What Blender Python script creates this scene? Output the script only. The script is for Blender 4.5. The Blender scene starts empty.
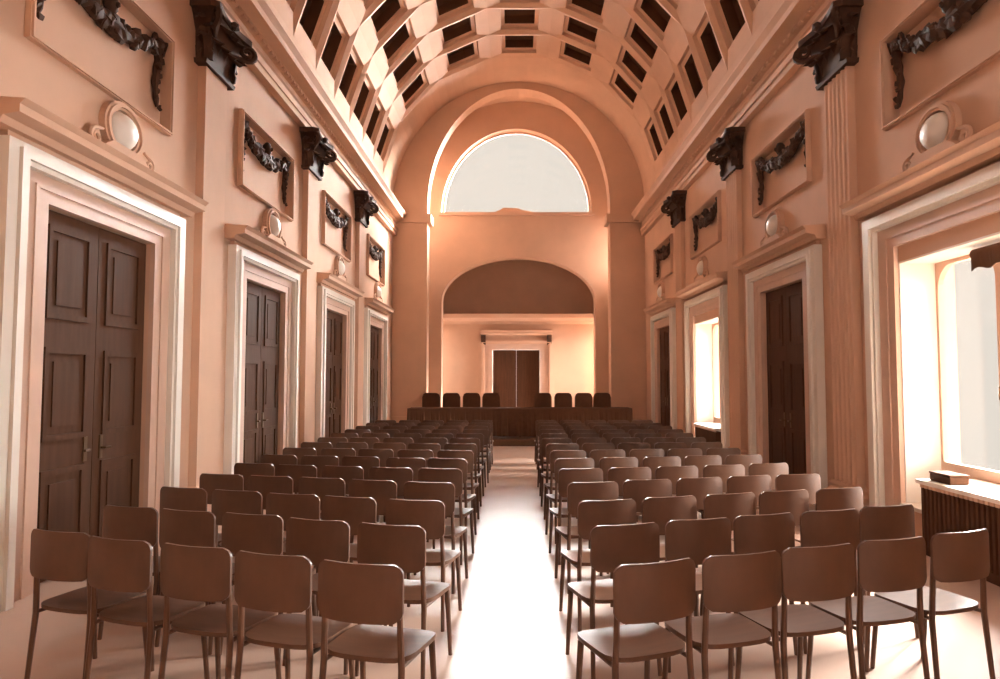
import bpy, bmesh, math, random
from mathutils import Vector, Matrix
random.seed(7)
C = bpy.context.scene.collection
PI = math.pi
R = math.radians
XL, XR, XC = -3.85, 4.15, 0.15          # left wall, right wall, axis of the hall

# ------------------------------------------------------------------ materials
def mat(name, col, rough=0.7, var=0.06, scale=3.0, spec=0.3, coat=0.0, bump=0.0, metal=0.0, stretch=None):
    m = bpy.data.materials.new(name); m.use_nodes = True
    nt = m.node_tree; b = nt.nodes['Principled BSDF']
    b.inputs['Roughness'].default_value = rough
    b.inputs['Specular IOR Level'].default_value = spec
    b.inputs['Metallic'].default_value = metal
    b.inputs['Coat Weight'].default_value = coat
    b.inputs['Coat Roughness'].default_value = 0.12
    tc = nt.nodes.new('ShaderNodeTexCoord')
    mp = nt.nodes.new('ShaderNodeMapping')
    if stretch: mp.inputs['Scale'].default_value = stretch
    nz = nt.nodes.new('ShaderNodeTexNoise'); nz.inputs['Scale'].default_value = scale; nz.inputs['Detail'].default_value = 5
    rp = nt.nodes.new('ShaderNodeValToRGB')
    rp.color_ramp.elements[0].position = 0.3; rp.color_ramp.elements[1].position = 0.7
    rp.color_ramp.elements[0].color = [c*(1-var) for c in col]+[1]
    rp.color_ramp.elements[1].color = [min(1, c*(1+var)) for c in col]+[1]
    L = nt.links.new
    L(tc.outputs['Object'], mp.inputs['Vector']); L(mp.outputs['Vector'], nz.inputs['Vector'])
    L(nz.outputs['Fac'], rp.inputs['Fac']); L(rp.outputs['Color'], b.inputs['Base Color'])
    if bump:
        bp = nt.nodes.new('ShaderNodeBump'); bp.inputs['Strength'].default_value = bump; bp.inputs['Distance'].default_value = 0.01
        L(nz.outputs['Fac'], bp.inputs['Height']); L(bp.outputs['Normal'], b.inputs['Normal'])
    return m

M = {}
M['stucco'] = mat('stucco', (.66, .42, .295), .85, .05, 1.5, .2, bump=.15)
M['marble'] = mat('white_marble', (.86, .79, .70), .45, .04, 2.0, .4)
M['fascia'] = mat('pink_marble', (.64, .43, .325), .5, .06, 2.5, .4)
M['darkwood'] = mat('dark_door_wood', (.085, .037, .019), .7, .12, 3, .1, stretch=(6, 6, .6))
M['chair'] = mat('varnished_chair_wood', (.10, .045, .024), .38, .15, 6, .4, stretch=(1, 6, 1))
M['steel'] = mat('brown_steel_tube', (.10, .043, .022), .4, .05, 20, .4)
M['bronze'] = mat('bronzed_plaster', (.065, .029, .015), .75, .2, 8, .3, bump=.3)
M['coffer'] = mat('shaded_coffer', (.10, .045, .024), .8, .1, 3, .1)  # shade inside the vault coffers put into the colour; chamber ceiling shares it
M['floor'] = mat('terrazzo_floor', (.52, .355, .27), .40, .07, 1.2, .35)
M['dais'] = mat('dark_carpet', (.10, .045, .023), .9, .1, 30, .1)
M['cloth'] = mat('dark_tablecloth', (.10, .043, .022), .8, .08, 10, .15)
M['brass'] = mat('aged_brass', (.14, .075, .035), .5, .1, 10, .5, metal=.8)
M['frame'] = mat('painted_window_frame', (.62, .40, .29), .6, .04, 4, .3)

def glass_mat():
    m = bpy.data.materials.new('window_glass'); m.use_nodes = True
    nt = m.node_tree; nt.nodes.clear()
    out = nt.nodes.new('ShaderNodeOutputMaterial')
    t = nt.nodes.new('ShaderNodeBsdfTransparent'); g = nt.nodes.new('ShaderNodeBsdfGlossy')
    g.inputs['Roughness'].default_value = .05
    mx = nt.nodes.new('ShaderNodeMixShader')
    mx.inputs[0].default_value = .04; nt.links.new(t.outputs[0], mx.inputs[1]); nt.links.new(g.outputs[0], mx.inputs[2])
    nt.links.new(mx.outputs[0], out.inputs[0])
    return m
M['glass'] = glass_mat()

# ------------------------------------------------------------------ mesh helpers
def new(): return bmesh.new()
def box(bm, x0, x1, y0, y1, z0, z1, mi=0):
    v = [bm.verts.new(p) for p in ((x0,y0,z0),(x1,y0,z0),(x1,y1,z0),(x0,y1,z0),(x0,y0,z1),(x1,y0,z1),(x1,y1,z1),(x0,y1,z1))]
    for f in ((3,2,1,0),(4,5,6,7),(0,1,5,4),(1,2,6,5),(2,3,7,6),(3,0,4,7)):
        bm.faces.new([v[i] for i in f]).material_index = mi
def bevel_all(bm, w=.01, seg=2):
    bmesh.ops.bevel(bm, geom=list(bm.edges), offset=w, segments=seg, affect='EDGES', profile=.5)
def prism(bm, pts, a, b, axis='y'):
    """closed outline pts (2-D) extruded from a to b along axis"""
    def P(p, t):
        return {'y': (p[0], t, p[1]), 'x': (t, p[0], p[1]), 'z': (p[0], p[1], t)}[axis]
    A = [bm.verts.new(P(p, a)) for p in pts]; B = [bm.verts.new(P(p, b)) for p in pts]
    n = len(pts)
    bm.faces.new(A); bm.faces.new(list(reversed(B)))
    for i in range(n):
        bm.faces.new((A[i], B[i], B[(i+1) % n], A[(i+1) % n]))
def plate(bm, outer, holes, a, b, axis='y'):
    """flat plate with holes, real thickness from a to b"""
    def P(p, t):
        return {'y': (p[0], t, p[1]), 'x': (t, p[0], p[1]), 'z': (p[0], p[1], t)}[axis]
    t = bmesh.new(); edges = []
    for loop in [outer]+holes:
        vs = [t.verts.new((p[0], p[1], 0)) for p in loop]
        for i in range(len(vs)): edges.append(t.edges.new((vs[i], vs[(i+1) % len(vs)])))
    bmesh.ops.triangle_fill(t, use_beauty=True, use_dissolve=False, edges=edges)
    t.verts.index_update()
    A = [bm.verts.new(P(v.co, a)) for v in t.verts]; B = [bm.verts.new(P(v.co, b)) for v in t.verts]
    for f in t.faces:
        ix = [v.index for v in f.verts]
        bm.faces.new([A[i] for i in ix]); bm.faces.new([B[i] for i in reversed(ix)])
    for e in t.edges:
        if len(e.link_faces) == 1:
            i, j = e.verts[0].index, e.verts[1].index
            bm.faces.new((A[i], A[j], B[j], B[i]))
    t.free()
def tube(bm, pts, r, n=8, caps=True):
    pts = [Vector(p) for p in pts]; rings = []
    rr = r if isinstance(r, (list, tuple)) else [r]*len(pts)
    prev = None
    for i, p in enumerate(pts):
        d = (pts[min(i+1, len(pts)-1)]-pts[max(i-1, 0)]).normalized()
        u = prev if prev is not None else (Vector((0,0,1)) if abs(d.z) < .9 else Vector((1,0,0)))
        u = (u-d*u.dot(d)).normalized(); w = d.cross(u); prev = u
        rings.append([bm.verts.new(p+(u*math.cos(2*PI*k/n)+w*math.sin(2*PI*k/n))*rr[i]) for k in range(n)])
    for a, b in zip(rings, rings[1:]):
        for k in range(n): bm.faces.new((a[k], a[(k+1) % n], b[(k+1) % n], b[k]))
    if caps:
        bm.faces.new(list(reversed(rings[0]))); bm.faces.new(rings[-1])
def blob(bm, c, r, sub=1, sc=(1,1,1), jit=0):
    m = Matrix.Translation(c) @ Matrix.Diagonal((sc[0], sc[1], sc[2], 1))
    res = bmesh.ops.create_icosphere(bm, subdivisions=sub, radius=r, matrix=m)
    if jit:
        for v in res['verts']: v.co += Vector((random.uniform(-1,1), random.uniform(-1,1), random.uniform(-1,1)))*jit
def data(name, bm, *mats, smooth=False):
    bmesh.ops.recalc_face_normals(bm, faces=list(bm.faces))
    me = bpy.data.meshes.new(name); bm.to_mesh(me); bm.free()
    for m in mats: me.materials.append(m)
    if smooth:
        for p in me.polygons: p.use_smooth = True
        try: me.set_sharp_from_angle(angle=R(40))
        except Exception: pass
    return me
def put(name, me, parent=None, loc=None, rotz=0):
    o = bpy.data.objects.new(name, me); C.objects.link(o)
    if parent: o.parent = parent
    if loc: o.location = loc
    if rotz: o.rotation_euler = (0,0,rotz)
    return o
def obj(name, bm, m, parent=None, smooth=False):
    ms = m if isinstance(m, (list, tuple)) else [m]
    return put(name, data(name, bm, *ms, smooth=smooth), parent)
def tag(o, label, cat, group=None, kind=None):
    o['label'] = label; o['category'] = cat
    if group: o['group'] = group
    if kind: o['kind'] = kind
    return o
def thing(name, label, cat, loc=(0,0,0), rotz=0, group=None, kind=None):
    o = bpy.data.objects.new(name, None); C.objects.link(o)
    o.empty_display_size = .2
    o.location = loc; o.rotation_euler = (0,0,rotz)
    return tag(o, label, cat, group, kind)
def copy_tree(o, parent=None):
    c = o.copy(); C.objects.link(c)
    if parent is not None: c.parent = parent
    for ch in list(o.children): copy_tree(ch, c)
    return c

BAY = [6.5+4.25*k for k in range(-2, 4)]       # bay centres, two of them behind the frame
PIL = [8.65+4.25*k for k in range(-1, 4)]
YN, YE = -4.0, 22.0
DOORH, DW = 3.12, .85
WZ0, WZ1 = .34, 2.95

# ------------------------------------------------------------------ the room
def cell_wall(name, X, s, feats, y0, y1, z0, z1, label):
    """s = outward direction; feats = (y0,y1,z0,z1,depth or None for a hole); wall body .6 thick"""
    T = .6
    ys = sorted({y0, y1, *[f[0] for f in feats], *[f[1] for f in feats]})
    zs = sorted({z0, z1, *[f[2] for f in feats], *[f[3] for f in feats]})
    def depth(i, j):
        if i < 0 or j < 0 or i >= len(ys)-1 or j >= len(zs)-1: return T
        yc, zc = (ys[i]+ys[i+1])/2, (zs[j]+zs[j+1])/2
        for f in feats:
            if f[0] < yc < f[1] and f[2] < zc < f[3]: return T if f[4] is None else f[4]
        return 0
    bm = new(); cache = {}
    def V(d, y, z):
        k = (round(d,4), round(y,4), round(z,4))
        if k not in cache: cache[k] = bm.verts.new((X+s*d, y, z))
        return cache[k]
    def quad(*p):
        try: bm.faces.new([V(*q) for q in p])
        except ValueError: pass
    for i in range(len(ys)-1):
        for j in range(len(zs)-1):
            d = depth(i, j); a, b, c, e = ys[i], ys[i+1], zs[j], zs[j+1]
            if d < T:
                quad((d,a,c),(d,b,c),(d,b,e),(d,a,e)); quad((T,a,c),(T,a,e),(T,b,e),(T,b,c))
            for (di, dj, p, q) in ((1,0,(b,c),(b,e)),(0,1,(a,e),(b,e))):
                d2 = depth(i+di, j+dj)
                if abs(d2-d) > 1e-6:
                    quad((d,*p),(d,*q),(d2,*q),(d2,*p))
            if i == 0 and d < T: quad((d,a,c),(d,a,e),(T,a,e),(T,a,c))
            if j == 0 and d < T: quad((d,a,c),(d,b,c),(T,b,c),(T,a,c))
    o = obj(name, bm, M['stucco'])
    return tag(o, label, 'wall', kind='structure')

left_feats, right_feats = [], []
RIGHT_WIN = (0, 2, 4)                                 # bays with windows on the right wall
for k, y in enumerate(BAY):
    left_feats.append((y-DW, y+DW, 0, DOORH, .3))
    left_feats.append((y-1.1, y+1.1, 4.42, 5.43, .07))
    right_feats.append((y-1.1, y+1.1, 4.48, 5.43, .12))
    if k in RIGHT_WIN: right_feats.append((y-1.0, y+1.0, WZ0, WZ1, None))
    else: right_feats.append((y-DW, y+DW, 0, DOORH, .3))
for f in (left_feats, right_feats): f.append((YE+.75, YE+1.45, 5.2, 7.0, None))  # unseen openings added behind the arch to admit the end fill lamps
cell_wall('wall_left', XL, -1, left_feats, YN, YE+1.6, 0, 7.2, 'long left wall of rosy stucco with tall dark doorways')
cell_wall('wall_right', XR, 1, right_feats, YN, YE+1.6, 0, 7.2, 'long right wall of rosy stucco with windows and a dark door')

bm = new(); box(bm, -5.5, 5.8, YN-.3, 28, -.2, 0)
tag(obj('floor', bm, M['floor']), 'pale polished floor running down the hall', 'floor', kind='structure')
bm = new(); plate(bm, [(-5, 0), (5.3, 0), (5.3, 12), (-5, 12)], [[(-1.6, 3.2), (1.9, 3.2), (1.9, 7.6), (-1.6, 7.6)]], YN-.4, YN, 'y')
tag(obj('wall_rear', bm, M['stucco']), 'plain rosy end wall behind the camera', 'wall', kind='structure')

bm = new(); plate(bm, [(-1.6, 3.2), (1.9, 3.2), (1.9, 7.6), (-1.6, 7.6)], [[(-1.5, 3.3), (.1, 3.3), (.1, 7.5), (-1.5, 7.5)], [(.2, 3.3), (1.8, 3.3), (1.8, 7.5), (.2, 7.5)]], YN-.3, YN-.22, 'y')  # unseen rear window, added only to let fill light in
wr = tag(obj('window_5', bm, M['frame']), 'unseen two-light window added behind the camera for fill light', 'window', kind='structure')
for a in (-1.5, .2):
    bm = new(); box(bm, a, a+1.6, YN-.27, YN-.26, 3.3, 7.5); obj('pane', bm, M['glass'], wr)

# coffered barrel vault
def vault():
    bm = new(); Rv, zc = 4.0, 7.2
    def P(phi, y, d=0):
        return Vector((XC+(Rv+d)*math.sin(phi), y, zc+(Rv+d)*math.cos(phi)))
    cache = {}
    def V(phi, y, d=0):
        k = (round(phi,4), round(y,4), round(d,4))
        if k not in cache: cache[k] = bm.verts.new(P(phi, y, d))
        return cache[k]
    def quad(a, b, c, d, mi=0):
        try: f = bm.faces.new((V(*a), V(*b), V(*c), V(*d))); f.material_index = mi
        except ValueError: pass
    pitch = 1.38; rings = [19.42-pitch*k for k in range(12)]
    cells_phi = [R(24*k) for k in range(-3, 4)]
    hp, hy = R(12), pitch/2
    ends = [R(-90), R(-84)], [R(84), R(90)]
    ylo, yhi = rings[-1]-hy, rings[0]+hy
    for yc in rings:
        a, b = yc-hy, yc+hy
        for e in ends: quad((e[0],a),(e[1],a),(e[1],b),(e[0],b))
        for pc in cells_phi:
            prev = (hp, hy, 0)
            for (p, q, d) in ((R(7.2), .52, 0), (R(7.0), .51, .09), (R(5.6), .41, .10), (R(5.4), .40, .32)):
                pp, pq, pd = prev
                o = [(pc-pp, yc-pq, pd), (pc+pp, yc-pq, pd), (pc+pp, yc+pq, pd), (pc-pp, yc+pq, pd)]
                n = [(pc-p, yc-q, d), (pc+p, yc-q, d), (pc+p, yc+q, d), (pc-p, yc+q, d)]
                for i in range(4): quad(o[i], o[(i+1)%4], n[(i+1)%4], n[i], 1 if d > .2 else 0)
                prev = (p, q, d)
            quad(*n, 1)  # darker material carries the shade of the deep recess
            # rosette in the coffer
    for (a, b, st) in ((YN, ylo, 1), (yhi, YE+1.6, 1)):
        N = 48
        for i in range(N):
            p0, p1 = R(-90+180*i/N), R(-90+180*(i+1)/N)
            quad((p0,a),(p1,a),(p1,b),(p0,b))
    # outer shell gives the vault its thickness
    N = 24
    for i in range(N):
        p0, p1 = R(-90+180*i/N), R(-90+180*(i+1)/N)
        quad((p0,YN,.6),(p0,YE+1.6,.6),(p1,YE+1.6,.6),(p1,YN,.6))
    return bm
tag(obj('ceiling', vault(), [M['stucco'], M['coffer']]), 'coffered barrel vault with square coffers shaded by colour', 'ceiling', kind='structure')

# entablature on both walls
def entablature(name, X, s, label):
    prof = [(-.02,6.2),(.12,6.2),(.12,6.30),(.15,6.30),(.15,6.40),(.18,6.42),(.10,6.44),(.10,6.60),(.16,6.62),(.20,6.66),(.38,6.68),(.38,6.78),(.44,6.86),(.44,6.90),(.12,6.92),(.10,7.22),(-.02,7.22)]
    bm = new(); prism(bm, [(X-s*p[0], p[1]) for p in prof], YN, YE, 'y')
    y = YN+.1
    while y < YE-.1:                               # dentils under the cornice
        box(bm, *sorted((X-s*.10, X-s*.19)), y, y+.09, 6.61, 6.67); y += .18
    return tag(obj(name, bm, M['stucco']), label, 'cornice', kind='structure')
entablature('trim_1', XL, -1, 'moulded entablature along the top of the left wall')
entablature('trim_2', XR, 1, 'moulded entablature along the top of the right wall')

# baseboards (broken at doorways)
def baseboard(name, X, s, gaps, label):
    bm = new(); y = YN
    for g in sorted(gaps)+[(YE, YE)]:
        if g[0] > y: box(bm, *sorted((X, X-s*.05)), y, g[0], 0, .22)
        y = g[1]
    return tag(obj(name, bm, M['fascia']), label, 'baseboard', kind='structure')
gl = [(y-1.46, y+1.46) for y in BAY]+[(y-.38, y+.38) for y in PIL]
gr = [(y-1.46, y+1.46) for k, y in enumerate(BAY)]+[(y-.38, y+.38) for y in PIL]
baseboard('baseboard_left', XL, -1, gl, 'stone baseboard along the left wall')
baseboard('baseboard_right', XR, 1, gr, 'stone baseboard along the right wall')

# arch before the end, end wall with lunette, chamber behind
def arc(cx, cz, rx, rz, a0, a1, n):
    return [(cx+rx*math.cos(R(a0+(a1-a0)*i/n)), cz+rz*math.sin(R(a0+(a1-a0)*i/n))) for i in range(n+1)]
bm = new()
outer = [(XL, 0)]+[(XL, 7.2)]+list(reversed(arc(XC, 7.2, 4.0, 4.0, 0, 180, 48)))[1:-1]+[(XR, 7.2), (XR, 0), (XC+2.9, 0)]+arc(XC, 7.2, 2.9, 3.78, 0, 180, 40)+[(XC-2.9, 0)]
plate(bm, outer, [], YE, YE+.55, 'y')
for sx in (-1, 1):                                   # imposts
    a, b = sorted((XC+sx*2.78, XC+sx*3.98)); box(bm, a, b, YE-.1, YE+.62, 6.62, 6.9)
    a, b = sorted((XC+sx*2.84, XC+sx*3.98)); box(bm, a, b, YE-.06, YE+.6, 0.15, .5)
tag(obj('wall_arch', bm, M['stucco']), 'tall round arch on piers before the end wall', 'arch', kind='structure')

YW = YE+1.6
bm = new()
outer = [(XL-.6, 0), (XL-.6, 12.3), (XR+.6, 12.3), (XR+.6, 0), (XC+2.6, 0)]+arc(XC, 4.3, 2.6, 1.5, 0, 180, 32)+[(XC-2.6, 0)]
lun = arc(XC-.06, 7.32, 2.57, 2.92, 0, 180, 40)
plate(bm, outer, [lun], YW, YW+.5, 'y')
tag(obj('wall_far', bm, M['stucco']), 'end wall with a bright half-round window above a wide low arch', 'wall', kind='structure')
# lunette window
bm = new()
plate(bm, lun, [arc(XC-.06, 7.38, 2.49, 2.80, 0, 180, 40)], YW+.3, YW+.38, 'y')
w = tag(obj('window_1', bm, M['frame']), 'large half-round window high in the end wall', 'window', kind='structure')
bm = new(); plate(bm, arc(XC-.06, 7.36, 2.5, 2.82, 0, 180, 40), [], YW+.33, YW+.34, 'y'); obj('pane', bm, M['glass'], w)
bm = new(); box(bm, XC-2.7, XC+2.6, YW-.14, YW+.3, 7.22, 7.32); obj('window_sill', bm, M['stucco'], w)
# ornament standing on the lunette sill
bm = new()
prism(bm, [(-.62,0),(.75,0),(.62,.06),(.3,.1),(.22,.17),(-.3,.19),(-.42,.1),(-.55,.07)], -.06, .06, 'y')
bevel_all(bm, .01, 1)
o = obj('sill_cresting', bm, M['stucco']); o.location = (XC-.2, YW+.05, 7.32)
tag(o, 'low stucco cresting on the sill of the half-round window', 'ornament')

YB = 27.2
bm = new()
for sx in (-1, 1):
    a, b = sorted((XC+sx*3.3, XC+sx*3.6))
    # side wall with a window opening
    box(bm, a, b, YW+.5, YB, 0, 1.0); box(bm, a, b, YW+.5, YB, 3.5, 6.3)
    box(bm, a, b, YW+.5, YB-1.7, 1.0, 3.5); box(bm, a, b, YB-.15, YB, 1.0, 3.5)
tag(obj('wall_chamber', bm, M['stucco']), 'side walls of the chamber behind the low arch', 'wall', kind='structure')
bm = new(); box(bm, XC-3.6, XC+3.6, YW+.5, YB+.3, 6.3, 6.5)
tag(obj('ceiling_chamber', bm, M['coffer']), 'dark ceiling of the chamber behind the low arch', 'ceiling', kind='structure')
bm = new()
plate(bm, [(XC-3.6,0),(XC-3.6,6.3),(XC+3.6,6.3),(XC+3.6,0),(XC+.86,0),(XC+.86,2.8),(XC-.98,2.8),(XC-.98,0)], [], YB, YB+.3, 'y')
tag(obj('wall_back', bm, M['stucco']), 'back wall of the chamber with a dark central door', 'wall', kind='structure')
bm = new(); prism(bm, [(YB,3.8),(YB-.12,3.8),(YB-.16,3.9),(YB-.86,3.97),(YB-.92,4.12),(YB,4.16)], XC-3.3, XC+3.3, 'x')
tag(obj('trim_3', bm, M['stucco']), 'heavy cornice across the chamber back wall', 'cornice', kind='structure')

# ------------------------------------------------------------------ doors
def leaf(y0, y1, z0, z1, m):
    """panelled door leaf in the YZ plane, face at x = 0 looking to +x"""
    bm = new(); box(bm, -.06, 0, y0, y1, z0, z1)
    n = 3; h = (z1-z0)/n; w = (y1-y0)
    for i in range(n):
        a, b, c, d = y0+.12, y1-.12, z0+i*h+.12, z0+(i+1)*h-.12
        for (q0, q1, r0, r1) in ((a, b, c, c+.05), (a, b, d-.05, d), (a, a+.05, c+.05, d-.05), (b-.05, b, c+.05, d-.05)):
            box(bm, 0, .018, q0, q1, r0, r1)
        box(bm, 0, .012, a+.12, b-.12, c+.12, d-.12)
    return bm
leaf_me = [data('leaf', leaf(-DW+.012, -.004, .02, DOORH-.012, None), M['darkwood']), data('leaf', leaf(.004, DW-.012, .02, DOORH-.012, None), M['darkwood'])]
def handle_bm(s):
    bm = new(); tube(bm, [(.0, s*.12, 1.05), (.05, s*.12, 1.05), (.055, s*.2, 1.05)], .012, 8); box(bm, 0, .012, s*.12-.025, s*.12+.025, .95, 1.17); return bm
handle_me = [data('handle', handle_bm(s), M['brass'], smooth=True) for s in (-1, 1)]
def surround(half, top, bottom=0.0):
    """inner fascia + outer raised moulding round an opening, as seen on a wall facing +x"""
    def U(a, b, t0, t1, zz):
        return [(-b, zz), (-b, top+t1), (b, top+t1), (b, zz), (a, zz), (a, top+t0), (-a, top+t0), (-a, zz)]
    f = new(); plate(f, U(half, half+.32, 0, .22, bottom), [], 0, .05, 'x')
    plate(f, U(half+.13, half+.17, .1, .13, bottom), [], .05, .065, 'x')
    g = new(); plate(g, U(half+.32, half+.55, .22, .38, bottom), [], 0, .11, 'x')
    plate(g, U(half+.36, half+.44, .26, .33, bottom), [], .11, .14, 'x')
    return f, g
def overdoor(half, z):
    bm = new(); prism(bm, [(0, z), (.12, z), (.15, z+.05), (.27, z+.07), (.27, z+.13), (.31, z+.17), (0, z+.19)], -half, half, 'y'); return bm
f_, g_ = surround(DW, DOORH); fascia_me = data('door_fascia', f_, M['fascia']); archi_me = data('door_architrave', g_, M['marble'])
f_, g_ = surround(1.0, WZ1+.17, 0.0); wfascia_me = data('window_fascia', f_, M['fascia']); warchi_me = data('window_architrave', g_, M['marble'])
def tap(y0, y1, zz):
    bm = new(); prism(bm, [(0, zz), (.12, zz), (.15, zz+.05), (.27, zz+.07), (.27, zz+.13), (.31, zz+.17), (0, zz+.19)], y0, y1, 'y'); return bm
cornice_me = data('door_cornice', overdoor(DW+.68, 3.56), M['stucco'])
wcornice_me = data('window_cornice', overdoor(1.68, 3.56), M['stucco'])
frieze_bm = new(); box(frieze_bm, 0, .06, -DW-.5, DW+.5, 3.5, 3.56); frieze_me = data('door_frieze', frieze_bm, M['stucco'])
ordn = ['', '', 'nearest', 'second', 'third', 'farthest']
nd = 0
for side, X, rz in (('left', XL, 0), ('right', XR, PI)):
    for k, y in enumerate(BAY):
        if k < 2 or (side == 'right' and k in RIGHT_WIN): continue
        nd += 1
        lab = f'{ordn[k]} tall dark double door in the left wall' if side == 'left' else \
            ('tall dark double door in the right wall between the two windows' if k == 3 else 'far dark double door in the right wall by the arch')
        d = thing(f'door_{nd}', lab, 'door', (X, y, 0), rz, kind='structure')
        put('door_fascia', fascia_me, d); put('door_architrave', archi_me, d); put('door_frieze', frieze_me, d); put('door_cornice', cornice_me, d)
        for i in range(2):
            lf = put('door_leaf', leaf_me[i], d, (-.04, 0, 0)); put('handle', handle_me[i], lf)
# chamber door with entablature
d = thing(f'door_{nd+1}', 'dark door in the middle of the chamber back wall', 'door', (XC-.06, YB, 0), -PI/2, kind='structure')
nd += 1
f_, g_ = surround(.92, 2.8); obj('door_fascia', f_, M['fascia'], d); obj('door_architrave', g_, M['stucco'], d)
obj('door_cornice', tap(-1.38, 1.38, 3.36), M['stucco'], d)
for s in (-1, 1):
    bm = new(); prism(bm, [(0,2.98),(.1,3.0),(.16,3.12),(.2,3.36),(0,3.36)], s*1.28-.09, s*1.28+.09, 'y'); obj('console', bm, M['bronze'], d)
lf = obj('door_leaf', leaf(-.91, -.004, .17, 2.79, None), M['darkwood'], d); lf.location.x = -.2
lf = obj('door_leaf', leaf(.004, .91, .17, 2.79, None), M['darkwood'], d); lf.location.x = -.2

# ------------------------------------------------------------------ side windows
def rrect(y0, y1, z0, z1, rt, n=8, rb=.02):
    p = [(y0+rb, z0), (y1-rb, z0), (y1, z0+rb)]
    p += [(y1-rt+rt*math.cos(R(a)), z1-rt+rt*math.sin(R(a))) for a in [90*i/n for i in range(n+1)]]
    p += [(y0+rt+rt*math.cos(R(a)), z1-rt+rt*math.sin(R(a))) for a in [90+90*i/n for i in range(n+1)]]
    p += [(y0, z0+rb)]
    return p
wn = 1
for k in RIGHT_WIN:
    y = BAY[k]; wn += 1
    w = thing(f'window_{wn}', {0: 'tall window behind the camera in the right wall', 2: 'bright tall window at the right edge of the photo', 4: 'bright narrow-looking window further down the right wall'}[k], 'window', (XR, y, 0), PI, kind='structure')
    bm = new()
    ho = [rrect(-.94, -.05, .82, WZ1-.06, .24), rrect(.05, .94, .82, WZ1-.06, .24)]
    plate(bm, [(-1.0, WZ0), (1.0, WZ0), (1.0, WZ1), (-1.0, WZ1)], ho, -.44, -.38, 'x')
    obj('window_frame', bm, M['frame'], w)
    for h in ho:
        bm = new(); plate(bm, h, [], -.42, -.41, 'x'); obj('pane', bm, M['glass'], w)
    bm = new(); box(bm, -.38, .06, -1.0, 1.0, WZ0, WZ0+.04); obj('window_sill', bm, M['marble'], w)
    bm = new()
    for sy in (-1, 1): box(bm, -.38, .0, *sorted((sy*.98, sy*1.0)), WZ0+.04, WZ1-.02)
    box(bm, -.38, .0, -1.0, 1.0, WZ1-.02, WZ1); obj('window_reveal', bm, M['marble'], w)
    # slatted radiator cover standing in the niche
    rc = thing('radiator_cover', 'dark slatted radiator cover below the window at the right edge of the photo' if k == 2 else 'dark slatted radiator cover below the far right window' if k == 4 else 'dark slatted radiator cover below the window behind the camera', 'radiator cover', (XR, y, 0), PI, 'radiator covers under the windows')
    bm = new(); box(bm, .0+.07, .19, -.40, 1.2, 0, .08); box(bm, .07, .16, -.38, 1.18, .08, .64)
    for q in range(24):
        yy = -.38+.0667*q; box(bm, .16, .19, yy, yy+.035, .08, .64)
    obj('body', bm, M['darkwood'], rc)
    bm = new()
    for q in range(24):
        yy = -.38+.0667*q; box(bm, .185, .2, yy, yy+.045, .64, .675)
    obj('lit_grille', bm, M['frame'], rc)  # paler teeth: light falling on the upper slats put into the colour
    bm = new(); box(bm, .07, .22, -.42, 1.22, .675, .715); obj('top', bm, M['marble'], rc)
    bm = new(); box(bm, -.36, .069, -.42, .97, WZ0+.045, .715); obj('niche_block', bm, M['marble'], rc)
    put('window_fascia', wfascia_me, w); put('window_architrave', warchi_me, w); put('window_cornice', wcornice_me, w)
    bm = new(); tube(bm, [(-.375,.03,1.5),(-.33,.03,1.5),(-.33,.03,1.62)], .012); obj('window_handle', bm, M['brass'], w)
t = thing('window_head_roll', 'dark roll with a hanging strip under the head of the near right window', 'blind', (XR, BAY[2], 0), PI)  # dark roll and wavy strip across part of the window head
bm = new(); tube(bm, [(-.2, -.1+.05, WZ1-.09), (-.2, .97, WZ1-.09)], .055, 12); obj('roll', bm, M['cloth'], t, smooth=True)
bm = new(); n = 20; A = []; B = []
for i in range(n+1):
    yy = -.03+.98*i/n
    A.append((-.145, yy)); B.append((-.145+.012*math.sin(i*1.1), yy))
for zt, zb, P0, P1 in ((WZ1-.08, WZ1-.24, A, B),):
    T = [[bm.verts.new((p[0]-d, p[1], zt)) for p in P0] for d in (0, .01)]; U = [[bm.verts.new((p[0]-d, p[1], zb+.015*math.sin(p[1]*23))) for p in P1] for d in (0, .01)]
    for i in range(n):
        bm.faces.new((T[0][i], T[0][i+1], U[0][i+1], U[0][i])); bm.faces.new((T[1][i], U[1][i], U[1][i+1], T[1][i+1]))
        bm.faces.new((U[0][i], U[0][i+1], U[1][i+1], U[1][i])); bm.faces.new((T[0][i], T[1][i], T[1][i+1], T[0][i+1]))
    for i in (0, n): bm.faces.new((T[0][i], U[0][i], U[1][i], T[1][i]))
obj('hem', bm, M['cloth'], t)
# small dark box lying on the near window sill
bm = new(); box(bm, -.09, .09, -.16, .16, 0, .07); bevel_all(bm, .008)
t = thing('wooden_box', 'small dark box lying on the radiator cover of the near right window', 'box', (XR-.05, BAY[2]+.16, .716))
obj('box_body', bm, M['darkwood'], t)
bm = new(); box(bm, -.095, .095, -.165, .165, .07, .09); bevel_all(bm, .006); obj('lid', bm, M['darkwood'], t)

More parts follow.
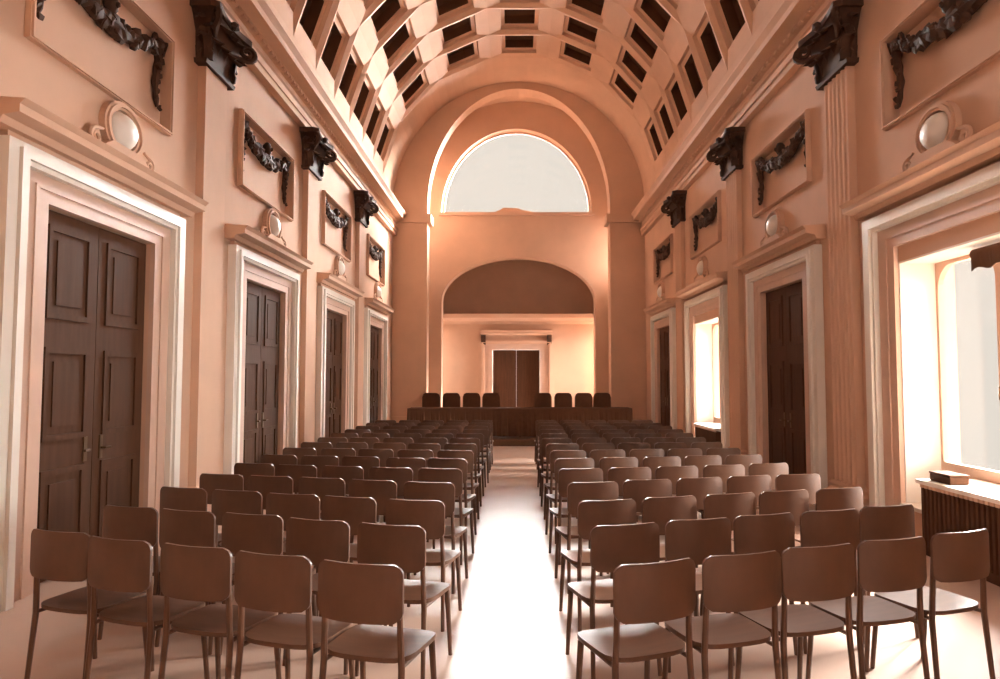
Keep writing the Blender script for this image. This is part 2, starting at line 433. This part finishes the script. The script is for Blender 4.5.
# ------------------------------------------------------------------ pilasters with leafy capitals
PW = .31; PP = .10
def shaft(fd):
    nfl = 5; pts = [(0, -PW), (PP, -PW)]
    w = 2*PW/(nfl+.35)
    for i in range(nfl if fd else 0):
        c = -PW+w*(.675+i)
        for a in range(7): 
            th = PI*a/6
            pts.append((PP-fd*math.sin(th), c-w*.34*math.cos(th)))
    pts += [(PP, PW), (0, PW)]
    bm = new(); prism(bm, pts, .42, 5.5, 'z'); return bm
def pbase():
    bm = new()
    prof = [(.16,.0),(.16,.2),(.15,.22),(.17,.25),(.17,.29),(.15,.32),(.12,.34),(.14,.37),(.14,.39),(.11,.42)]
    for (d0, z0), (d1, z1) in zip(prof, prof[1:]):
        if z1-z0 < 1e-6: continue
        v = []
        for d, z in ((d0, z0), (d1, z1)):
            e = d-PP
            v.append([bm.verts.new(p) for p in ((0, -PW-e, z), (d, -PW-e, z), (d, PW+e, z), (0, PW+e, z))])
        for i in range(4): bm.faces.new((v[0][i], v[0][(i+1)%4], v[1][(i+1)%4], v[1][i]))
        if z0 == 0: bm.faces.new(v[0])
    bm.faces.new(v[1])
    return bm
def acanthus(bm, base, width, height, out, rot):
    """one curling leaf: base point, growing up, curling outward along direction rot (angle in XY)"""
    dx, dy = math.cos(rot), math.sin(rot); tx, ty = -dy, dx
    N = 7; rows = []
    for i in range(N+1):
        t = i/N
        h = height*(math.sin(t*PI*.62)/math.sin(PI*.62) if t < .8 else 1-.9*(t-.8)**1.0)
        o = out*(t**2.2)
        wd = width*(1-.25*t)*(1 if t < .85 else .55)*(1+.22*math.sin(t*PI*5.0))
        row = []
        for j in (-1, -.5, 0, .5, 1):
            lob = -.03*abs(j)**2 + (.012 if j == 0 else 0)
            row.append(bm.verts.new((base[0]+dx*(o+lob)+tx*j*wd/2, base[1]+dy*(o+lob)+ty*j*wd/2, base[2]+h)))
        rows.append(row)
    back = [[bm.verts.new(v.co-Vector((dx*.025, dy*.025, .006))) for v in r] for r in rows]
    for a, b in zip(rows, rows[1:]):
        for j in range(4): bm.faces.new((a[j], a[j+1], b[j+1], b[j]))
    for a, b in zip(back, back[1:]):
        for j in range(4): bm.faces.new((b[j], b[j+1], a[j+1], a[j]))
    def side(A, B):
        for i in range(len(A)-1): bm.faces.new((A[i], A[i+1], B[i+1], B[i]))
    side([r[0] for r in rows], [r[0] for r in back]); side([r[-1] for r in back], [r[-1] for r in rows])
    side(rows[-1], back[-1]); side(back[0], rows[0])
ZC0, ZC1 = 5.5, 6.2
def capital():
    bm = new()
    rows = []
    for z, hw, d in ((ZC0, PW+.02, PP+.03), (ZC0+.05, PW+.03, PP+.04), (ZC0+.06, PW-.01, PP+.01), (ZC0+.4, PW+.01, PP+.04), (ZC1-.12, PW+.08, PP+.12), (ZC1-.08, PW+.1, PP+.13)):
        rows.append([bm.verts.new(p) for p in ((0,-hw,z),(d,-hw,z),(d,hw,z),(0,hw,z))])
    for a, b in zip(rows, rows[1:]):
        for i in range(4): bm.faces.new((a[i], a[(i+1)%4], b[(i+1)%4], b[i]))
    bm.faces.new(list(reversed(rows[0]))); bm.faces.new(rows[-1])
    for j in range(4): acanthus(bm, (PP+.0, -PW+.08+j*(2*PW-.16)/3, ZC0+.06), .19, .27, .17, 0)
    for j in range(3): acanthus(bm, (PP+.01, -PW+.16+j*(2*PW-.32)/2, ZC0+.2), .21, .34, .22, 0)
    for s in (-1, 1):
        acanthus(bm, (PP*.95, s*PW*.98, ZC0+.06), .15, .27, .15, s*PI/2)
        acanthus(bm, (PP*.95, s*PW*.98, ZC0+.2), .15, .34, .2, s*PI/2)
        acanthus(bm, (PP*.9, s*PW*.9, ZC0+.12), .16, .32, .2, s*PI/4)
    return bm
def volute(s):
    bm = new(); pts = []; rr = []
    c = Vector((PP+.15, s*(PW+.07), ZC1-.17)); dirv = Vector((.7, s*.7, 0)).normalized()
    for i in range(22):
        t = i/21; a = -PI*.5+t*PI*3.4; r = .11*(1-t*.85)
        pts.append(c+dirv*(r*math.cos(a))+Vector((0,0,r*math.sin(a)))); rr.append(.035*(1-.4*t))
    tube(bm, [Vector((PP+.04, s*PW*.55, ZC0+.4))]+pts, [.02]+rr, 6)
    return bm
def abacus():
    bm = new()
    hw, d = PW+.14, PP+.2
    pts = [(0,-hw), (d*.75,-hw), (d, -hw+.05)]+[(d-.06*math.sin(PI*i/8), -hw+.08+(2*hw-.16)*i/8) for i in range(9)]+[(d, hw-.05), (d*.75, hw), (0, hw)]
    prism(bm, pts, ZC1-.08, ZC1, 'z')
    blob(bm, (d-.02, 0, ZC1-.05), .07, 1, (.7,1,.9))
    return bm
shaft_me = {'left': data('shaft', shaft(0), M['stucco']), 'right': data('shaft', shaft(.022), M['stucco'])}; base_me = data('base', pbase(), M['stucco'])
cap_me = data('capital', capital(), M['bronze']); vol_me = [data('volute', volute(s), M['bronze'], smooth=True) for s in (-1, 1)]
aba_me = data('abacus', abacus(), M['bronze'])
for side, X, rz in (('left', XL, 0), ('right', XR, PI)):
    for k, y in enumerate(PIL):
        if k == 0 or k == 4: continue
        where = {1: 'between the nearest and second doorways', 2: 'between the second and third doorways', 3: 'between the third and farthest doorways'}[k] if side == 'left' else \
            {1: 'between the near window and the dark door', 2: 'between the dark door and the far window', 3: 'just past the far window'}[k]
        p = thing('pilaster', f'{"plain" if side == "left" else "fluted"} pilaster, dark leafy capital, {side} wall {where}', 'pilaster', (X, y, 0), rz, 'pilasters along the side walls')
        put('base', base_me, p); put('shaft', shaft_me[side], p)
        cp = put('capital', cap_me, p); cp.scale = (1.12, 1.28, 1.0); put('abacus', aba_me, cp)
        for v in vol_me: put('volute', v, cp)

# ------------------------------------------------------------------ relief panels with festoons
def panel_frame(h0, z0, z1):
    bm = new()
    def ring(a, b, d0, d1):
        plate(bm, [(-h0-b, z0-b), (h0+b, z0-b), (h0+b, z1+b), (-h0-b, z1+b)], [[(-h0-a, z0-a), (h0+a, z0-a), (h0+a, z1+a), (-h0-a, z1+a)]], d0, d1, 'x')
    ring(0.0, .04, 0, .05); ring(.01, .03, .05, .07)
    return bm
def festoon(seed, h0, z0, z1):
    random.seed(seed); bm = new(); x = -.035
    hw = h0-.16; zt = z1-.10; drop = (z1-z0)*.24
    n = 26
    path = [(x+.01*math.sin(i), -hw+2*hw*i/n, zt-drop*(1-((i/n*2-1)**2))) for i in range(n+1)]
    tube(bm, path, [.035+.045*math.sin(PI*i/n) for i in range(n+1)], 8)
    for i, p in enumerate(path):
        for q in range(3):
            r = .04+.035*math.sin(PI*i/n)
            blob(bm, (p[0]+random.uniform(0, .05), p[1]+random.uniform(-.04, .04), p[2]+random.uniform(-.07, .06)), r*random.uniform(.7, 1.2), 1, (.8, 1, 1), .012)
    for s in (-1, 1):                                   # bow and hanging tails
        blob(bm, (x, s*hw, zt), .085, 2, (.8, 1, 1), .01)
        tail = [(x, s*(hw+.03*math.sin(j*.9)), zt-(z1-z0)*.7*j/8) for j in range(9)]
        tube(bm, tail, [.05*(1-.08*j)+.012*(j % 2) for j in range(9)], 7)
        for j, p in enumerate(tail):
            blob(bm, (p[0]+.02, p[1]+random.uniform(-.04, .04), p[2]), .05*(1-.06*j), 1, (.8, 1.1, 1), .014)
        for a in (-.5, .5):
            tube(bm, [(x, s*hw, zt), (x+.03, s*hw+a*.22, zt+.05), (x, s*hw+a*.28, zt-.05)], [.02, .035, .012], 6)
    # mask in the middle of the swag
    blob(bm, (x+.03, 0, zt-.06), .1, 2, (.7, .8, 1.05), .008)
    blob(bm, (x+.1, 0, zt-.07), .03, 1, (1, .7, 1.2))
    return bm
fr_l = data('panel_moulding', panel_frame(1.1, 4.42, 5.43), M['stucco']); fr_r = data('panel_moulding', panel_frame(1.1, 4.48, 5.43), M['stucco'])
fest = data('festoon', festoon(3, 1.1, 4.45, 5.43), M['bronze'], smooth=True)
for side, X, rz, fm in (('left', XL, 0, fr_l), ('right', XR, PI, fr_r)):
    for k, y in enumerate(BAY):
        if k < 2: continue
        over = {2: 'over the nearest doorway', 3: 'over the second doorway', 4: 'over the third doorway', 5: 'over the farthest doorway'}[k] if side == 'left' else \
            {2: 'above the near window', 3: 'above the dark door', 4: 'above the far window', 5: 'above the far door'}[k]
        p = thing('relief_panel', f'recessed stucco panel with dark festoon {over} on the {side} wall', 'relief', (X, y, 0), rz, 'festoon panels above the openings')
        put('panel_moulding', fm, p); put('festoon', fest, p)

# ------------------------------------------------------------------ oval medallions
def ell(ry, rz_, n=36, cz=4.1): return [(ry*math.cos(2*PI*i/n), cz+rz_*math.sin(2*PI*i/n)) for i in range(n)]
bm = new(); plate(bm, ell(.34, .27), [ell(.24, .19)], 0, .06, 'x'); plate(bm, ell(.31, .245), [ell(.27, .215)], .06, .085, 'x')
med_ring = data('ring', bm, M['stucco'])
bm = new(); blob(bm, (.0, 0, 4.1), 1, 3, (.15, .225, .18)); bmesh.ops.delete(bm, geom=[v for v in bm.verts if v.co.x < -.01], context='VERTS'); boss = data('boss', bm, M['marble'], smooth=True)
bm = new(); plate(bm, ell(.26, .2), [], 0, .02, 'x'); med_back = data('field', bm, M['stucco'])
bm = new()
prism(bm, [(-.62,3.75),(.62,3.75),(.58,3.80),(.42,3.82),(.34,3.88),(.24,3.93),(-.24,3.93),(-.34,3.88),(-.42,3.82),(-.58,3.80)], 0, .1, 'x')
med_foot = data('scroll_base', bm, M['stucco'])
def scroll(s):
    bm = new(); pts = []; rr = []
    for i in range(20):
        t = i/19; a = PI*.5+t*PI*3; r = .085*(1-.8*t)
        pts.append((.06, s*(.47+r*math.cos(a)*-1), 3.89+r*math.sin(a))); rr.append(.022*(1-.4*t))
    tube(bm, [(.06, s*.36, 4.0)]+pts, [.014]+rr, 6); return bm
scr_me = [data('scroll', scroll(s), M['stucco'], smooth=True) for s in (-1, 1)]
for side, X, rz in (('left', XL, 0), ('right', XR, PI)):
    for k, y in enumerate(BAY):
        if k < 2: continue
        over = {2: 'over the nearest doorway', 3: 'over the second doorway', 4: 'over the third doorway', 5: 'over the farthest doorway'}[k] if side == 'left' else \
            {2: 'above the near window', 3: 'above the dark door', 4: 'above the far window', 5: 'above the far door'}[k]
        p = thing('medallion', f'oval medallion with white boss {over} on the {side} wall', 'medallion', (X, y+.2, 0), rz, 'medallions over the openings')
        put('ring', med_ring, p); put('boss', boss, p); put('field', med_back, p)
        b = put('scroll_base', med_foot, p)
        for m_ in scr_me: put('scroll', m_, b)

# ------------------------------------------------------------------ dais, table and high chairs at the far end
bm = new(); box(bm, XC-3.85, XC+3.85, 17.6, 21.93, 0, .16); bevel_all(bm, .01, 1)
tag(obj('dais', bm, M['dais']), 'low dark platform across the far end of the hall', 'platform')
t = thing('long_table', 'long table under a dark cloth on the platform', 'table', (XC, 18.7, .16))
bm = new(); box(bm, -2.9, 2.9, -.36, .36, .70, .74); bevel_all(bm, .006, 1); obj('tabletop', bm, M['darkwood'], t)
for sx in (-2.7, -.0, 2.7):
    for sy in (-.28, .28):
        bm = new(); box(bm, sx-.03, sx+.03, sy-.03, sy+.03, 0, .70); obj('leg', bm, M['darkwood'], t)
bm = new()
n = 120; top = []; bot = []
for i in range(n+1):
    x = -2.93+5.86*i/n
    top.append((x, -.385)); bot.append((x, -.40-.022*math.sin(i*.9)-.012*math.sin(i*2.3)))
def strip(pts0, pts1, z0, z1):
    A = [bm.verts.new((p[0], p[1], z0)) for p in pts0]; B = [bm.verts.new((p[0], p[1], z1)) for p in pts1]
    for i in range(len(A)-1): bm.faces.new((A[i], A[i+1], B[i+1], B[i]))
strip(top, bot, .752, .03)
strip([(-2.93, .38), (2.93, .38)], [(-2.93, -.385), (2.93, -.385)], .752, .752)
strip([(-2.93, -.385), (-2.93, .38)], [(-2.96, -.40), (-2.96, .39)], .752, .03)
strip([(2.93, -.385), (2.93, .38)], [(2.96, -.40), (2.96, .39)], .752, .03)
cl = obj('tablecloth', bm, M['cloth']); cl.location = (XC, 18.7, .16)
md = cl.modifiers.new('thick', 'SOLIDIFY'); md.thickness = .004; md.offset = 1
tag(cl, 'dark cloth hanging to the floor over the long table', 'tablecloth')

def round_back(w, z0, z1, thick=.03, rad=.06, curve=.03, n=14, m=6, y0=0):
    """upright rounded panel, curved in plan, convex to -y"""
    bm = new(); F = []; B = []
    for i in range(n+1):
        u = math.sin(PI/2*math.sin(PI/2*(-1+2*i/n))) if thick < .03 else -1+2*i/n; x = u*w/2
        e = max(0, abs(x)-(w/2-rad)); cut = rad-math.sqrt(max(0, rad*rad-e*e))
        a, b = z0+cut, z1-cut
        y = y0-curve*(1-u*u)
        F.append([bm.verts.new((x, y-thick/2, a+(b-a)*j/m)) for j in range(m+1)])
        B.append([bm.verts.new((x, y+thick/2, a+(b-a)*j/m)) for j in range(m+1)])
    for i in range(n):
        for j in range(m):
            bm.faces.new((F[i][j], F[i+1][j], F[i+1][j+1], F[i][j+1])); bm.faces.new((B[i][j], B[i][j+1], B[i+1][j+1], B[i+1][j]))
        bm.faces.new((F[i][0], B[i][0], B[i+1][0], F[i+1][0])); bm.faces.new((F[i][m], F[i+1][m], B[i+1][m], B[i][m]))
    for i in (0, n):
        for j in range(m): bm.faces.new((F[i][j], F[i][j+1], B[i][j+1], B[i][j]))
    return bm
def high_chair():
    t = thing('high_chair', '', 'chair', (0,0,0), 0, 'high-backed chairs behind the table')
    bm = new(); box(bm, -.25, .25, -.24, .24, .42, .48); bevel_all(bm, .015); obj('seat', bm, M['cloth'], t)
    obj('backrest', round_back(.5, .55, 1.12, .05, .12, .02, y0=.26), M['cloth'], t, smooth=True)
    for sx in (-.21, .21):
        bm = new(); tube(bm, [(sx, .25, 0), (sx, .235, .45), (sx*.95, .27, 1.0)], .02); obj('leg', bm, M['darkwood'], t)
        bm = new(); tube(bm, [(sx, -.21, 0), (sx, -.21, .44)], .02); obj('leg', bm, M['darkwood'], t)
    return t
hc = None
hx = [-2.35, -1.75, -1.2, -.62, .8, 1.4, 1.95, 2.5]
names = ['leftmost', 'second from the left', 'third from the left', 'just left of the chamber door', 'just right of the chamber door', 'third from the right', 'second from the right', 'rightmost']
for i, x in enumerate(hx):
    o = high_chair() if hc is None else copy_tree(hc)
    if hc is None: hc = o
    o.location = (x, 19.5+.05*((i*7) % 3), .163); o.rotation_euler.z = R((-4, 3, 0, 5, -3, 2, -2, 4)[i])
    o['label'] = f'dark high-backed chair behind the long table, {names[i]}'

# ------------------------------------------------------------------ audience chairs
def seat_bm():
    bm = new(); w, d = .455, .40; n = 8; m = 8; T = []; B = []
    for i in range(n+1):
        for_row = []; bot_row = []
        u = -1+2*i/n
        for j in range(m+1):
            v = -1+2*j/m
            # squircle outline
            k = (abs(u)**5+abs(v)**5)**(1/5) or 1
            mx = max(abs(u), abs(v)) or 1
            q = mx/k if k else 1
            x = u*w/2*q*(1-.04*(1-v)*.5); y = v*d/2*q
            z = .445-.012*(1-u*u)*(1-.5*v*v) + (.006 if v > .8 else 0)*-1
            for_row.append(bm.verts.new((x, y, z))); bot_row.append(bm.verts.new((x, y, z-.022)))
        T.append(for_row); B.append(bot_row)
    for i in range(n):
        for j in range(m):
            bm.faces.new((T[i][j], T[i+1][j], T[i+1][j+1], T[i][j+1])); bm.faces.new((B[i][j], B[i][j+1], B[i+1][j+1], B[i+1][j]))
    for i in range(n):
        for j in (0, m): bm.faces.new((T[i][j], T[i+1][j], B[i+1][j], B[i][j]))
        for j in (0, n): bm.faces.new((T[j][i], T[j][i+1], B[j][i+1], B[j][i]))
    return bm
def chair_proto():
    t = thing('stacking_chair', '', 'chair', (0,0,0), 0, 'audience chairs in rows')
    obj('seat', seat_bm(), M['chair'], t, smooth=True)
    obj('backrest', round_back(.425, .61, .87, .014, .05, .045, y0=-.225), M['chair'], t, smooth=True)
    for s in (-1, 1):
        bm = new(); tube(bm, [(s*.205, -.235, 0), (s*.195, -.20, .40), (s*.19, -.205, .55), (s*.185, -.215, .82)], [.013, .016, .015, .012]); obj('leg', bm, M['steel'], t, smooth=True)
        bm = new(); tube(bm, [(s*.20, .20, 0), (s*.19, .16, .40), (s*.17, .14, .42)], [.013, .017, .012]); obj('leg', bm, M['steel'], t, smooth=True)
    bm = new()
    for s in (-1, 1): tube(bm, [(s*.19, -.20, .405), (s*.185, .16, .405)], .011)
    tube(bm, [(-.19, -.10, .405), (.19, -.10, .405)], .01); tube(bm, [(-.19, .10, .405), (.19, .10, .405)], .01)
    obj('seat_frame', bm, M['steel'], t, smooth=True)
    return t
rows = ['nearest', 'second', 'third', 'fourth', 'fifth', 'sixth', 'seventh', 'eighth', 'ninth', 'tenth', 'eleventh', 'twelfth', 'thirteenth', 'farthest']
seats = ['first', 'second', 'third', 'fourth', 'fifth', 'sixth']
proto = None
random.seed(11)
for r in range(14):
    y0 = 3.36+.83*r
    for side in (-1, 1):
        sl = R(max(0, 20-2.0*r))
        for k in range(5):
            o = chair_proto() if proto is None else copy_tree(proto)
            if proto is None: proto = o
            s = .24+.475*k+random.uniform(-.012, .012)
            x = side*(.41+s*math.cos(sl)) if side < 0 else .35+s*math.cos(sl)
            if r > 9: x = side*(.40+s)
            y = y0+s*math.sin(sl)+random.uniform(-.02, .02)
            o.location = (x, y, 0)
            o.rotation_euler.z = side*sl*.9+R(random.uniform(-2.5, 2.5))
            o['label'] = f'dark stacking chair, {"left" if side < 0 else "right"} block, {rows[r]} row, {seats[k]} from the aisle'

# ------------------------------------------------------------------ light
def sun(name, d, strength, angle, col=(1, .97, .93)):
    l = bpy.data.lights.new(name, 'SUN'); l.energy = strength; l.angle = R(angle); l.color = col
    o = bpy.data.objects.new(name, l); C.objects.link(o)
    o.rotation_euler = Vector(d).to_track_quat('-Z', 'Y').to_euler()
    return o
sun('daylight_side', (-.93, -.06, -.20), 32, 64, (1, .98, .95))
sun('daylight_high', (-.78, -.44, -.48), 70, 36, (1, .98, .95))
sun('daylight_end', (-.15, -.90, -.12), 76, 48, (1, .98, .95))
sun('fill_rear', (.22, .95, -.30), 3.5, 60, (1, .97, .93))  # added weak fill from behind, lifts the near dark areas
def area(name, loc, d, sx, sy, power, col=(1, .95, .88)):
    l = bpy.data.lights.new(name, 'AREA'); l.shape = 'RECTANGLE'; l.size = sx; l.size_y = sy; l.energy = power; l.color = col
    o = bpy.data.objects.new(name, l); C.objects.link(o); o.location = loc
    o.rotation_euler = Vector(d).to_track_quat('-Z', 'Y').to_euler(); return o
area('chamber_daylight_left', (XC-3.9, 26.3, 2.2), (1, .18, 0), 1.4, 2.3, 14)
area('chamber_daylight_right', (XC+3.9, 26.3, 2.2), (-1, .18, 0), 1.4, 2.3, 8)

area('end_fill_left', (XL-.75, YE+1.1, 6.1), (1, .25, 0), .7, 1.8, 34)  # pair of added fill lamps, out of view, brightening the end wall
area('end_fill_right', (XR+.75, YE+1.1, 6.1), (-1, .25, 0), .7, 1.8, 8)
w = bpy.data.worlds.new('sky'); bpy.context.scene.world = w; w.use_nodes = True
bg = w.node_tree.nodes['Background']; bg.inputs[0].default_value = (1, .91, .80, 1); bg.inputs[1].default_value = .86

# ------------------------------------------------------------------ camera and view
cam = bpy.data.cameras.new('camera'); co = bpy.data.objects.new('camera', cam); C.objects.link(co)
co.location = (0, 0, 1.7); cam.sensor_width = 36; cam.lens = 25.2
co.rotation_euler = (R(90+3.15), 0, 0); cam.shift_x = -.014
cam.clip_start = .05; cam.clip_end = 200
sc = bpy.context.scene; sc.camera = co
sc.view_settings.view_transform = 'Standard'; sc.view_settings.look = 'None'
sc.view_settings.gamma = 1; sc.view_settings.use_curve_mapping = False; sc.view_settings.exposure = 0
sc.cycles.use_denoising = True
sc.cycles.diffuse_bounces = 3
